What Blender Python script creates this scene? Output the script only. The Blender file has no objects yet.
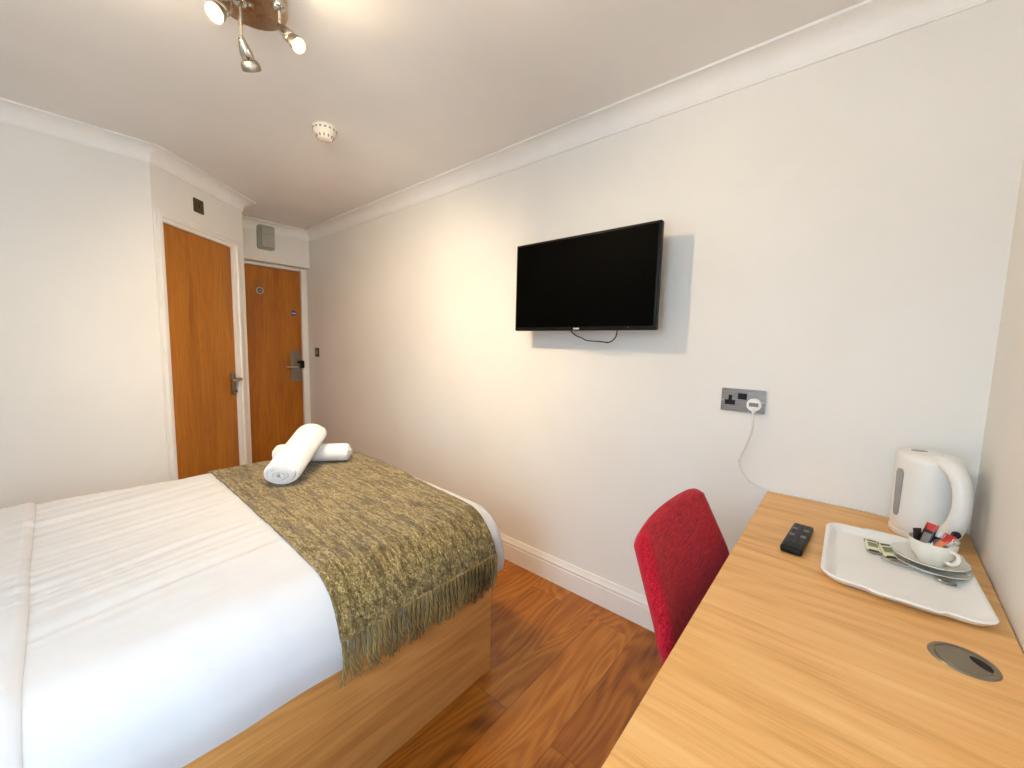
import bpy, bmesh, math, random
from mathutils import Vector, Matrix, noise
random.seed(7)
SC = bpy.context.scene
COL = SC.collection
PI = math.pi

# ------------------------------------------------------------------ materials
def lin(c):
    return tuple(((x/255)/12.92 if x/255 <= .04045 else ((x/255+.055)/1.055)**2.4) for x in c) + (1.0,)

class NT:
    def __init__(s, name):
        s.m = bpy.data.materials.new(name); s.m.use_nodes = True
        s.t = s.m.node_tree; s.n = s.t.nodes; s.n.clear()
        s.out = s.n.new('ShaderNodeOutputMaterial'); s.b = s.n.new('ShaderNodeBsdfPrincipled')
        s.t.links.new(s.b.outputs[0], s.out.inputs[0])
        s.tc = None
    def L(s, a, b): s.t.links.new(a, b)
    def new(s, t, **k):
        n = s.n.new(t)
        for a, v in k.items(): setattr(n, a, v)
        return n
    def obj(s, scale=(1, 1, 1), rot=(0, 0, 0), loc=(0, 0, 0), src=None):
        if src is None:
            if s.tc is None: s.tc = s.new('ShaderNodeTexCoord')
            src = s.tc.outputs['Object']
        mp = s.new('ShaderNodeMapping'); mp.inputs['Scale'].default_value = scale
        mp.inputs['Rotation'].default_value = rot; mp.inputs['Location'].default_value = loc
        s.L(src, mp.inputs[0]); return mp.outputs[0]
    def noise(s, vec, scale, detail=4, rough=.5, dist=0):
        n = s.new('ShaderNodeTexNoise'); n.inputs['Scale'].default_value = scale
        n.inputs['Detail'].default_value = detail; n.inputs['Roughness'].default_value = rough
        n.inputs['Distortion'].default_value = dist
        s.L(vec, n.inputs['Vector']); return n.outputs['Fac']
    def ramp(s, fac, stops):
        r = s.new('ShaderNodeValToRGB'); e = r.color_ramp.elements
        while len(e) < len(stops): e.new(.5)
        for i, (p, c) in enumerate(stops):
            e[i].position = p; e[i].color = c if len(c) == 4 else lin(c)
        s.L(fac, r.inputs[0]); return r.outputs[0]
    def math(s, op, a, b=None, c=None):
        n = s.new('ShaderNodeMath', operation=op)
        for i, v in enumerate((a, b, c)):
            if v is None: continue
            if isinstance(v, (int, float)): n.inputs[i].default_value = v
            else: s.L(v, n.inputs[i])
        return n.outputs[0]
    def mix(s, fac, a, b, blend='MIX'):
        n = s.new('ShaderNodeMix', data_type='RGBA', blend_type=blend)
        for sock, v in ((n.inputs[0], fac), (n.inputs[6], a), (n.inputs[7], b)):
            if isinstance(v, (int, float)): sock.default_value = v
            elif isinstance(v, tuple): sock.default_value = v if len(v) == 4 else lin(v)
            else: s.L(v, sock)
        return n.outputs[2]
    def set(s, color=None, rough=None, metal=None, spec=None, **k):
        for nm, v in (('Base Color', color), ('Roughness', rough), ('Metallic', metal), ('Specular IOR Level', spec)):
            if v is None: continue
            if isinstance(v, (int, float)): s.b.inputs[nm].default_value = v
            elif isinstance(v, tuple): s.b.inputs[nm].default_value = v if len(v) == 4 else lin(v)
            else: s.L(v, s.b.inputs[nm])
        for nm, v in k.items(): s.b.inputs[nm.replace('_', ' ')].default_value = v
    def bump(s, h, strength=.3, dist=.002):
        n = s.new('ShaderNodeBump'); n.inputs['Strength'].default_value = strength
        n.inputs['Distance'].default_value = dist
        s.L(h, n.inputs['Height']); s.L(n.outputs[0], s.b.inputs['Normal'])

def plain(name, color, rough=.5, metal=0, spec=.5, var=.04, bump=0, bscale=200):
    """single colour with a faint procedural mottling"""
    t = NT(name); v = t.obj()
    a = tuple(max(0, min(255, int(c*(1-var)))) for c in color); b = tuple(max(0, min(255, int(c*(1+var*.6)))) for c in color)
    n = t.noise(v, 9, 3)
    t.set(t.ramp(n, [(.3, a), (.7, b)]), rough, metal, spec)
    if bump: t.bump(t.noise(v, bscale, 3), bump, .001)
    return t.m

def paint(name, color, bump=.12):
    t = NT(name); v = t.obj()
    n = t.noise(v, 2.2, 4)
    a = tuple(int(c*.985) for c in color)
    t.set(t.ramp(n, [(.35, a), (.65, color)]), .62, 0, .35)
    t.bump(t.noise(v, 160, 4, .6), bump, .0012)
    return t.m

def wood(name, stops, along, fine=120, long=2.0, rough=.42, ring=.35, bump=.15, coat=0, spec=.4, seed=0, coarse=9):
    """along: 0,1,2 = grain axis"""
    t = NT(name)
    sc = [1, 1, 1]; sc[along] = .055*long
    v = t.obj(tuple(sc), loc=(seed*1.7, seed*2.3, seed*.9))
    big = t.noise(v, coarse, 4, .55, .8)
    sc2 = [1, 1, 1]; sc2[along] = .018*long
    fin = t.noise(t.obj(tuple(sc2), loc=(seed, 0, 0)), fine, 5, .65, .15)
    sc3 = [1, 1, 1]; sc3[along] = .10*long
    w = t.new('ShaderNodeTexNoise'); w.inputs['Scale'].default_value = 5; w.inputs['Detail'].default_value = 1
    t.L(t.obj(tuple(sc3), loc=(seed*3.1, seed, seed)), w.inputs['Vector'])
    rings = t.math('SINE', t.math('MULTIPLY', w.outputs['Fac'], 75))
    rings = t.math('MULTIPLY_ADD', rings, .5, .5)
    f = t.math('ADD', t.math('MULTIPLY', big, .55), t.math('MULTIPLY', fin, .45))
    f = t.math('ADD', f, t.math('MULTIPLY', t.math('SUBTRACT', rings, .5), .18*ring))
    t.set(t.ramp(f, stops), rough, 0, spec)
    if coat: t.set(Coat_Weight=coat, Coat_Roughness=.15)
    t.bump(fin, bump, .0006)
    return t.m

M = {}
M['wall'] = paint('warm_white_wall_paint', (240, 237, 231))
M['ceil'] = paint('ceiling_paint', (243, 240, 236))
M['gloss'] = plain('white_gloss_woodwork', (240, 237, 232), .3, 0, .5, .015)
M['cove'] = plain('cornice_paint', (247, 245, 241), .55, 0, .4, .012)
M['door'] = wood('veneered_door', [(.28, (138, 78, 14)), (.5, (174, 106, 26)), (.72, (194, 128, 42))], 2, 90, 2.2, .38, .25)
M['entry'] = wood('entrance_door_veneer', [(.28, (138, 76, 12)), (.5, (172, 102, 24)), (.72, (192, 124, 38))], 2, 90, 2.2, .38, .25, seed=4)
M['desk'] = wood('desk_oak_laminate', [(.28, (202, 144, 76)), (.5, (230, 176, 108)), (.74, (243, 197, 132))], 0, 150, 2.0, .4, .35, .2, seed=2, coarse=16)
M['bedwood'] = wood('bed_panel_oak', [(.28, (184, 126, 66)), (.5, (218, 160, 92)), (.74, (234, 184, 118))], 1, 110, 1.6, .42, .5, .15, seed=5)
M['legwood'] = wood('dark_leg_wood', [(.3, (70, 40, 20)), (.7, (110, 68, 36))], 2, 90, 2)

# floor planks: running along y, random tone per plank, own grain offset
def floor_mat():
    t = NT('oak_floor_planks'); tc = t.new('ShaderNodeTexCoord'); t.tc = tc
    sep = t.new('ShaderNodeSeparateXYZ'); t.L(tc.outputs['Object'], sep.inputs[0])
    W = .185; LEN = 1.24
    cx = t.math('DIVIDE', t.math('ADD', sep.outputs[0], .99), W)
    ci = t.math('FLOOR', cx); fx = t.math('FRACT', cx)
    par = t.math('FRACT', t.math('MULTIPLY', ci, .5))      # 0 or .5
    cy = t.math('ADD', t.math('DIVIDE', t.math('SUBTRACT', sep.outputs[1], .962), LEN), par)
    cj = t.math('FLOOR', cy); fy = t.math('FRACT', cy)
    cmb = t.new('ShaderNodeCombineXYZ'); t.L(ci, cmb.inputs[0]); t.L(cj, cmb.inputs[1])
    wn = t.new('ShaderNodeTexWhiteNoise', noise_dimensions='3D'); t.L(cmb.outputs[0], wn.inputs['Vector'])
    off = t.new('ShaderNodeVectorMath', operation='MULTIPLY_ADD')
    t.L(wn.outputs['Color'], off.inputs[0]); off.inputs[1].default_value = (9, 9, 9); t.L(tc.outputs['Object'], off.inputs[2])
    v = off.outputs[0]
    big = t.noise(t.obj((1, .12, 1), src=v), 8, 4, .55, 1.0)
    fin = t.noise(t.obj((1, .035, 1), src=v), 130, 5, .65, .2)
    wv = t.noise(t.obj((1, .22, 1), src=v), 5.5, 1, .4, .3)
    rings = t.math('MULTIPLY_ADD', t.math('SINE', t.math('MULTIPLY', wv, 110)), .5, .5)
    f = t.math('ADD', t.math('MULTIPLY', big, .6), t.math('MULTIPLY', fin, .4))
    f = t.math('ADD', f, t.math('MULTIPLY', t.math('SUBTRACT', rings, .5), .15))
    f = t.math('ADD', f, t.math('MULTIPLY', t.math('SUBTRACT', wn.outputs['Value'], .5), .16))
    col = t.ramp(f, [(.26, (104, 54, 12)), (.48, (160, 92, 24)), (.62, (178, 110, 36)), (.8, (198, 134, 56))])
    kn = t.new('ShaderNodeTexVoronoi'); kn.inputs['Scale'].default_value = 1.0
    t.L(t.obj((2.6, 1.3, 1), src=v), kn.inputs['Vector'])
    knot = t.ramp(kn.outputs['Distance'], [(.03, (0, 0, 0)), (.13, (255, 255, 255))])
    col = t.mix(t.math('MULTIPLY', t.math('SUBTRACT', 1, knot), .55), col, (70, 36, 14))
    ex = t.math('MINIMUM', fx, t.math('SUBTRACT', 1, fx)); ey = t.math('MINIMUM', fy, t.math('SUBTRACT', 1, fy))
    sx = t.math('LESS_THAN', ex, .0075); sy = t.math('LESS_THAN', ey, .0011)
    seam = t.math('MAXIMUM', sx, sy)
    col = t.mix(t.math('MULTIPLY', seam, .55), col, (60, 30, 12))
    t.set(col, .36, 0, .45)
    h = t.math('SUBTRACT', t.math('MULTIPLY', fin, .25), seam)
    t.bump(h, .35, .0012)
    return t.m
M['floor'] = floor_mat()

def cloth(name, color, weave=900, bump=.25, var=.03, rough=.9, sheen=.15, scale_fold=0):
    t = NT(name); v = t.obj()
    n = t.noise(v, 14, 4); a = tuple(int(c*(1-var)) for c in color)
    t.set(t.ramp(n, [(.3, a), (.7, color)]), rough, 0, .2, Sheen_Weight=sheen)
    t.bump(t.noise(v, weave, 2), bump, .0006)
    return t.m
M['sheet'] = cloth('white_cotton', (212, 212, 215), 700, .15, .01)
M['towel'] = cloth('white_terry', (240, 240, 242), 420, .9, .02, .95, .4)
M['mattress'] = cloth('mattress_ticking', (226, 224, 220))

def runner_mat(name, dark=0):
    t = NT(name); v = t.obj()
    # ribs of slubby yarn along x plus speckle of pale loops
    rib = t.noise(t.obj((.26, 1, .7)), 135, 4, .65, .9)
    vor = t.new('ShaderNodeTexVoronoi', feature='SMOOTH_F1'); vor.inputs['Scale'].default_value = 210
    t.L(t.obj((.6, 1, .6)), vor.inputs['Vector'])
    sp = t.noise(t.obj((.75, 1, .8)), 270, 2, .6, 1.6)
    f = t.math('ADD', t.math('MULTIPLY', rib, .6), t.math('MULTIPLY', sp, .55))
    col = t.ramp(f, [(.40, (50, 38, 14)), (.5, (104, 86, 46)), (.60, (148, 127, 78)), (.72, (206, 190, 140))])
    lo = t.noise(t.obj((.10, 1, .4)), 60, 3, .6, .6)
    col = t.mix(t.ramp(lo, [(.41, (205, 205, 205)), (.52, (0, 0, 0))]), col, (66, 52, 24))
    t.set(col, .95, 0, .15, Sheen_Weight=.25)
    h = t.math('ADD', rib, t.math('MULTIPLY', vor.outputs['Distance'], .7))
    t.bump(h, 1.0, .004)
    return t.m
M['runner'] = runner_mat('olive_knit')
M['fringe'] = plain('olive_yarn', (148, 126, 82), .95, 0, .15, .3, .6, 300)

def red_mat():
    t = NT('red_woven_upholstery'); v = t.obj()
    a = t.noise(t.obj((1, .06, 1)), 330, 3, .6, .15); b = t.noise(t.obj((1, 1, .06)), 330, 3, .6, .15)
    f = t.math('ADD', t.math('MULTIPLY', a, .5), t.math('MULTIPLY', b, .5))
    col = t.ramp(f, [(.36, (120, 8, 24)), (.5, (184, 20, 40)), (.62, (204, 36, 54)), (.72, (222, 86, 98))])
    t.set(col, .85, 0, .2, Sheen_Weight=.08)
    t.bump(f, .6, .0012)
    return t.m
M['red'] = red_mat()
M['black_gloss'] = plain('black_screen_glass', (2, 2, 2), .5, 0, .03, .02)
M['black'] = plain('black_plastic', (8, 8, 9), .4, 0, .25, .05)
M['soft_black'] = plain('matt_black_rubber', (20, 20, 21), .6, 0, .4, .05)
M['grey_btn'] = plain('grey_rubber_buttons', (122, 122, 126), .6, 0, .4, .05)
M['btn_dark'] = plain('dark_rubber_buttons', (66, 66, 70), .6, 0, .4, .05)
M['white_pl'] = plain('white_plastic', (236, 233, 226), .3, 0, .5, .01)
M['cream_pl'] = plain('cream_plastic', (243, 237, 224), .4, 0, .5, .01)
M['tray'] = plain('white_melamine', (240, 238, 234), .32, 0, .5, .01)
M['china'] = plain('glazed_white_china', (232, 228, 216), .12, 0, .55, .01)
M['window_grey'] = plain('smoky_gauge_plastic', (158, 156, 154), .25, 0, .5, .03)
M['steel'] = plain('polished_steel', (190, 186, 178), .18, 1, .5, .04)
M['cuptop'] = plain('brushed_nickel_cap', (150, 146, 140), .35, 1, .5, .05)
M['bronze'] = plain('dark_bronze_plate', (98, 84, 64), .4, .8, .5, .1)
M['lock'] = plain('satin_lock_metal', (150, 142, 130), .3, 1, .5, .06)
M['grommet'] = plain('satin_grey_grommet', (136, 126, 108), .35, .6, .5, .04)
M['box_grey'] = plain('grey_green_casing', (150, 152, 138), .35, .1, .5, .03)
M['box_pale'] = plain('pale_grey_cover', (182, 182, 168), .2, .1, .5, .03)
M['dark_slot'] = plain('dark_slot', (22, 20, 18), .6, 0, .3, .05)
M['slot_grey'] = plain('vent_shadow_gap', (150, 142, 128), .7, 0, .3, .05)
M['blue'] = plain('blue_sign_enamel', (22, 52, 150), .35, 0, .5, .03)
M['sign_white'] = plain('white_sign_print', (215, 222, 232), .4, 0, .5, .01)
M['sign_grey'] = plain('grey_sign_ring', (176, 172, 158), .4, 0, .5, .02)
M['sign_dark'] = plain('dark_sign_centre', (62, 46, 40), .4, 0, .5, .02)
M['navy'] = plain('dark_blue_switch', (22, 26, 44), .3, 0, .5, .05)
M['red_paper'] = plain('red_foil_paper', (196, 44, 40), .4, 0, .5, .05)
M['orange_paper'] = plain('orange_paper', (232, 140, 98), .5, 0, .4, .05)
M['white_paper'] = plain('white_paper', (236, 232, 224), .55, 0, .4, .02)
M['black_paper'] = plain('black_foil_paper', (34, 24, 26), .35, 0, .5, .1)
M['grey_paper'] = plain('grey_print', (128, 124, 118), .5, 0, .4, .05)
M['green_paper'] = plain('sage_green_print', (128, 140, 92), .5, 0, .4, .15)
M['cream_paper'] = plain('cream_wrapper', (226, 220, 188), .42, 0, .5, .05)
M['brown_paper'] = plain('dark_wrapper_end', (58, 54, 34), .5, 0, .4, .05)

def brushed():
    t = NT('brushed_nickel'); v = t.obj((1, 1, 30))
    n = t.noise(t.obj((1, 1, 40)), 90, 3)
    t.set(t.ramp(n, [(.3, (176, 154, 128)), (.7, (204, 184, 158))]), .32, 1)
    t.bump(n, .08, .0005)
    return t.m
M['nickel'] = brushed()
def sock_mat():
    t = NT('brushed_steel_plate'); n = t.noise(t.obj((.05, 1, 1)), 420, 3)
    t.set(t.ramp(n, [(.3, (112, 102, 96)), (.7, (150, 141, 134))]), .38, .85)
    return t.m
M['sockplate'] = sock_mat()

def bulb_mat():
    t = NT('lit_halogen_lens')
    n = t.noise(t.obj(), 60, 2)
    col = t.ramp(n, [(.2, (255, 226, 176)), (.8, (255, 240, 208))])
    t.set((255, 240, 215), .3)
    t.L(col, t.b.inputs['Emission Color']); t.b.inputs['Emission Strength'].default_value = 8
    return t.m
M['bulb'] = bulb_mat()
def rim_mat():
    t = NT('amber_bulb_glow')  # amber glow around a lit bulb, put into the rim as emission
    col = t.ramp(t.noise(t.obj(), 80, 2), [(.2, (255, 176, 84)), (.8, (255, 204, 120))])
    t.set((255, 200, 130), .3); t.L(col, t.b.inputs['Emission Color']); t.b.inputs['Emission Strength'].default_value = 1.5
    return t.m
M['bulbrim'] = rim_mat()

def glass_mat():
    t = NT('window_glass')
    tr = t.new('ShaderNodeBsdfTransparent'); gl = t.new('ShaderNodeBsdfGlossy'); gl.inputs['Roughness'].default_value = .02
    fr = t.new('ShaderNodeFresnel'); fr.inputs[0].default_value = 1.45
    n = t.noise(t.obj(), 3, 2)
    t.L(t.ramp(n, [(.3, (250, 252, 252)), (.7, (255, 255, 255))]), tr.inputs[0])
    mx = t.new('ShaderNodeMixShader'); t.L(fr.outputs[0], mx.inputs[0]); t.L(tr.outputs[0], mx.inputs[1]); t.L(gl.outputs[0], mx.inputs[2])
    t.L(mx.outputs[0], t.out.inputs[0]); return t.m
M['glass'] = glass_mat()

# ------------------------------------------------------------------ mesh helpers
def box(bm, x0, x1, y0, y1, z0, z1, r=0, seg=2, mat=None):
    ret = bmesh.ops.create_cube(bm, size=1)
    vs = ret['verts']
    for v in vs:
        v.co = Vector(((x0+x1)/2 + v.co.x*(x1-x0), (y0+y1)/2 + v.co.y*(y1-y0), (z0+z1)/2 + v.co.z*(z1-z0)))
    if mat is not None: bmesh.ops.transform(bm, matrix=mat, verts=vs)
    if r:
        es = list({e for v in vs for e in v.link_edges})
        bmesh.ops.bevel(bm, geom=es, offset=r, segments=seg, profile=.5, affect='EDGES')
    return vs

def lathe(bm, prof, seg=32, mat=None, cap0=False, cap1=False):
    rings = []
    for r, z in prof:
        ring = []
        for i in range(seg):
            a = 2*PI*i/seg
            p = Vector((r*math.cos(a), r*math.sin(a), z))
            if mat is not None: p = mat @ p
            ring.append(bm.verts.new(p))
        rings.append(ring)
    for a, b in zip(rings, rings[1:]):
        for i in range(seg):
            j = (i+1) % seg
            bm.faces.new((a[i], a[j], b[j], b[i]))
    if cap0: bm.faces.new(list(reversed(rings[0])))
    if cap1: bm.faces.new(rings[-1])
    return rings

def tube(bm, pts, rad, seg=10, ell=None, up=Vector((0, 0, 1)), caps=True, closed=False):
    """ell: (a,b) radius multipliers along side/up directions, may be a list per point"""
    pts = [Vector(p) for p in pts]; n = len(pts); rings = []
    for i, p in enumerate(pts):
        if closed: d = pts[(i+1) % n]-pts[i-1]
        else: d = pts[min(i+1, n-1)]-pts[max(i-1, 0)]
        d.normalize()
        s = d.cross(up)
        if s.length < 1e-4: s = d.cross(Vector((1, 0, 0)))
        s.normalize(); u = s.cross(d)
        r = rad[i] if isinstance(rad, (list, tuple)) else rad
        e = (1, 1) if ell is None else (ell[i] if isinstance(ell, list) else ell)
        rings.append([bm.verts.new(p + s*r*e[0]*math.cos(2*PI*k/seg) + u*r*e[1]*math.sin(2*PI*k/seg)) for k in range(seg)])
    prs = list(zip(rings, rings[1:])) + ([(rings[-1], rings[0])] if closed else [])
    for a, b in prs:
        for k in range(seg):
            j = (k+1) % seg
            bm.faces.new((a[k], a[j], b[j], b[k]))
    if caps and not closed:
        bm.faces.new(list(reversed(rings[0]))); bm.faces.new(rings[-1])

def smooth_path(pts, sub=6):
    pts = [Vector(p) for p in pts]; out = []
    for i in range(len(pts)-1):
        p0 = pts[max(i-1, 0)]; p1 = pts[i]; p2 = pts[i+1]; p3 = pts[min(i+2, len(pts)-1)]
        for k in range(sub):
            t = k/sub
            out.append(.5*((2*p1) + (p2-p0)*t + (2*p0-5*p1+4*p2-p3)*t*t + (3*p1-p0-3*p2+p3)*t**3))
    out.append(pts[-1]); return out

def prism(bm, outline, z0, z1, mat=None):
    """outline: list of (x,y); extruded z0..z1"""
    lo = [Vector((x, y, z0)) for x, y in outline]; hi = [Vector((x, y, z1)) for x, y in outline]
    if mat is not None: lo = [mat @ p for p in lo]; hi = [mat @ p for p in hi]
    lo = [bm.verts.new(p) for p in lo]; hi = [bm.verts.new(p) for p in hi]
    n = len(lo)
    bm.faces.new(list(reversed(lo))); bm.faces.new(hi)
    for i in range(n):
        j = (i+1) % n
        bm.faces.new((lo[i], lo[j], hi[j], hi[i]))

def rrect(w, h, r, seg=6, cx=0, cy=0):
    o = []
    for sx, sy, a0 in ((1, 1, 0), (-1, 1, 90), (-1, -1, 180), (1, -1, 270)):
        for k in range(seg+1):
            a = math.radians(a0+90*k/seg)
            o.append((cx+sx*(w/2-r)+r*math.cos(a), cy+sy*(h/2-r)+r*math.sin(a)))
    return o

BASE = {}   # world location of every empty
def obj(name, bm, mat, parent=None, smooth=None, kind=None, local=False):
    me = bpy.data.meshes.new(name)
    bmesh.ops.recalc_face_normals(bm, faces=bm.faces)
    if parent is not None and not local:
        bmesh.ops.translate(bm, verts=bm.verts, vec=-BASE.get(parent.name, Vector((0, 0, 0))))
    if smooth is not None:
        ca = math.cos(math.radians(smooth))
        for f in bm.faces: f.smooth = True
        for e in bm.edges:
            e.smooth = len(e.link_faces) == 2 and e.link_faces[0].normal.dot(e.link_faces[1].normal) > ca
    bm.to_mesh(me); bm.free()
    o = bpy.data.objects.new(name, me); COL.objects.link(o)
    me.materials.append(mat)
    if parent is not None:
        o.parent = parent; BASE[o.name] = BASE.get(parent.name, Vector((0, 0, 0)))
    else: BASE[o.name] = Vector((0, 0, 0))
    if kind: o['kind'] = kind
    return o

def tag(o, label, cat=None, group=None):
    o['label'] = label
    if cat: o['category'] = cat
    if group: o['group'] = group
    return o

def thing(name, label, cat, loc=(0, 0, 0), rotz=0, group=None):
    o = bpy.data.objects.new(name, None); COL.objects.link(o)
    o.empty_display_size = .05
    o.location = loc; o.rotation_euler = (0, 0, rotz)
    BASE[o.name] = Vector(loc)
    return tag(o, label, cat, group)

def struct(name, bm, mat, label, cat, smooth=None):
    o = obj(name, bm, mat, None, smooth, 'structure')
    return tag(o, label, cat)

def frame(origin, xdir, zdir=(0, 0, 1)):
    """matrix with local x along xdir, local z along zdir (y = z cross x)"""
    x = Vector(xdir).normalized(); z = Vector(zdir).normalized()
    y = z.cross(x).normalized(); z = x.cross(y)
    m = Matrix((x, y, z)).transposed().to_4x4(); m.translation = Vector(origin)
    return m

# ------------------------------------------------------------------ room plan
H = 2.294
pA = Vector((.3055, 1.7)); pB = Vector((-4.06, 1.7)); pC = Vector((-4.06, 1.004)); pD = Vector((-3.568, 1.004))
pE = Vector((-3.02, .417)); pF = Vector((-3.02, -.95)); pG = Vector((.173, -.95))
ROOM = [pA, pB, pC, pD, pE, pF, pG]          # counter-clockwise seen from above: inside on the left

bm = bmesh.new(); box(bm, -4.5, .6, -1.2, 1.9, -.1, 0)
struct('floor', bm, M['floor'], 'brown oak plank floor', 'floor')
bm = bmesh.new(); box(bm, -4.5, .6, -1.2, 1.9, H, H+.1)
struct('ceiling', bm, M['ceil'], 'plain off-white ceiling', 'ceiling')
bm = bmesh.new(); box(bm, -4.4, .42, 1.7, 1.8, 0, H)
struct('wall_back', bm, M['wall'], 'long cream wall that carries the television', 'wall')
bm = bmesh.new(); box(bm, -3.12, -3.02, -1.05, .417, 0, H)
struct('wall_left', bm, M['wall'], 'cream wall on the far side of the bed', 'wall')
VX0, VX1, VZ0, VZ1 = -.56, .12, .62, 2.16
bm = bmesh.new()
for x0, x1, z0, z1 in ((-3.12, VX0, 0, H), (VX1, .3, 0, H), (VX0, VX1, 0, VZ0), (VX0, VX1, VZ1, H)): box(bm, x0, x1, -1.05, -.95, z0, z1)
struct('wall_front', bm, M['wall'], 'cream wall at the head of the bed', 'wall')
# angled wall with the bathroom door opening
dv = (pD-pE).normalized(); a3 = Vector((dv.x, dv.y, 0))
FA = frame((pE.x, pE.y, 0), a3)              # local x along the wall from the left corner, y = -normal side check below
nin = Vector((dv.y, -dv.x, 0))               # towards the room
sgn = 1 if (FA.to_3x3() @ Vector((0, 1, 0))).dot(nin) > 0 else -1
LA = (pD-pE).length
def ya(d0, d1):                               # depth behind the face (positive = away from the room)
    a, b = -sgn*d0, -sgn*d1
    return (min(a, b), max(a, b))
bm = bmesh.new()
for s0, s1, z0, z1 in ((-.0, .058, 0, H), (.678, LA, 0, H), (.058, .678, 1.925, H)):
    y0, y1 = ya(0, .09); box(bm, s0, s1, y0, y1, z0, z1, mat=FA)
struct('wall_angled', bm, M['wall'], 'short angled cream wall around the bathroom door', 'wall')
bm = bmesh.new(); box(bm, -4.3, pD.x, .90, pD.y, 0, H)
struct('wall_passage', bm, M['wall'], 'side wall of the entrance passage', 'wall')
bm = bmesh.new()
box(bm, -4.17, -4.06, pD.y, 1.69, 1.957, H)      # bulkhead over the entrance door
struct('wall_entrance', bm, M['wall'], 'cream bulkhead above the entrance door', 'wall')
# right wall with window opening behind the camera
rdir = Vector((pG.x-pA.x, pG.y-pA.y, 0)).normalized()
FR = frame((pA.x, pA.y, 0), rdir)             # local x from the corner along the wall
rin = Vector((-1, 0, 0)); sr = 1 if (FR.to_3x3() @ Vector((0, 1, 0))).dot(rin) > 0 else -1
def yr(d0, d1):
    a, b = -sr*d0, -sr*d1
    return (min(a, b), max(a, b))
W0, W1, WZ0, WZ1 = 1.55, 2.5, .84, 1.95
bm = bmesh.new()
for s0, s1, z0, z1 in ((-.0, W0, 0, H), (W1, 2.66, 0, H), (W0, W1, 0, WZ0), (W0, W1, WZ1, H)):
    y0, y1 = yr(0, .12); box(bm, s0, s1, y0, y1, z0, z1, mat=FR)
struct('wall_right', bm, M['wall'], 'cream wall along the back of the desk', 'wall')
bm = bmesh.new()
y0, y1 = yr(.05, .10)
for s0, s1, z0, z1 in ((W0, W0+.05, WZ0, WZ1), (W1-.05, W1, WZ0, WZ1), (W0+.05, W1-.05, WZ0, WZ0+.05), (W0+.05, W1-.05, WZ1-.05, WZ1)):
    box(bm, s0, s1, y0, y1, z0, z1, .004, 1, FR)
win = struct('window_2', bm, M['gloss'], 'white framed window beside the camera', 'window')
bm = bmesh.new(); y0, y1 = yr(.072, .078); box(bm, W0+.05, W1-.05, y0, y1, WZ0+.05, WZ1-.05, mat=FR)
obj('window_pane', bm, M['glass'], win)
bm = bmesh.new(); y0, y1 = yr(-.03, .05); box(bm, W0-.03, W1+.03, y0, y1, WZ0-.022, WZ0+.006, .005, 2, FR)
obj('window_sill', bm, M['gloss'], win)
bm = bmesh.new()
for x0, x1, z0, z1 in ((VX0, VX0+.05, VZ0, VZ1), (VX1-.05, VX1, VZ0, VZ1), (VX0+.05, VX1-.05, VZ0, VZ0+.05), (VX0+.05, VX1-.05, VZ1-.05, VZ1), ((VX0+VX1)/2-.025, (VX0+VX1)/2+.025, VZ0+.05, VZ1-.05)):
    box(bm, x0, x1, -1.045, -1.0, z0, z1, .004, 1)
win2 = struct('window_1', bm, M['gloss'], 'white framed window behind the camera', 'window')
bm = bmesh.new(); box(bm, VX0+.05, VX1-.05, -1.026, -1.02, VZ0+.05, VZ1-.05); obj('window_pane', bm, M['glass'], win2)
bm = bmesh.new(); box(bm, VX0-.03, VX1+.03, -1.0, -.92, VZ0-.022, VZ0+.006, .005, 2); obj('window_sill', bm, M['gloss'], win2)

# ---- cove cornice and skirting as mitred runs
def run(bm, i, prof, trim0=0, trim1=0):
    n = len(ROOM); p0 = ROOM[i]; p1 = ROOM[(i+1) % n]; pm = ROOM[i-1]; pp = ROOM[(i+2) % n]
    def nrm(a, b):
        d = (b-a).normalized(); return Vector((-d.y, d.x))
    n0 = nrm(pm, p0); n1 = nrm(p0, p1); n2 = nrm(p1, pp)
    def mit(a, b): return (a+b)/(1+a.dot(b))
    m0 = mit(n0, n1) if not trim0 else n1; m1 = mit(n1, n2) if not trim1 else n1
    d = (p1-p0).normalized(); q0 = p0+d*trim0; q1 = p1-d*trim1
    A = [bm.verts.new((q0.x+m0.x*o, q0.y+m0.y*o, z)) for o, z in prof]
    B = [bm.verts.new((q1.x+m1.x*o, q1.y+m1.y*o, z)) for o, z in prof]
    k = len(prof)
    for j in range(k): bm.faces.new((A[j], A[(j+1) % k], B[(j+1) % k], B[j]))
    bm.faces.new(A); bm.faces.new(list(reversed(B)))
CD = .082
cprof = [(0, H), (0, H-CD), (.006, H-CD), (.006, H-CD+.006)]
for k in range(0, 11):
    a = math.radians(90*k/10)
    cprof.append((.008+(CD-.016)*(1-math.cos(a)), H-CD+.008+(CD-.016)*math.sin(a)))
cprof += [(CD-.008, H-.009), (CD, H-.009), (CD, H)]
names = ['above the television', 'on the bulkhead over the entrance door', 'along the entrance passage', 'above the bathroom door', 'above the wall beyond the bed', 'at the head of the bed', 'along the desk wall']
for i in range(7):
    bm = bmesh.new(); run(bm, i, cprof)
    struct('trim_%d' % (i+1), bm, M['cove'], 'white cove cornice ' + names[i], 'cornice', 25)
SK = .135
sprof = [(0, 0), (.017, 0), (.017, SK-.042), (.014, SK-.038), (.0165, SK-.032), (.0165, SK-.026), (.012, SK-.018), (.008, SK-.008), (.006, SK), (0, SK)]
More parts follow.
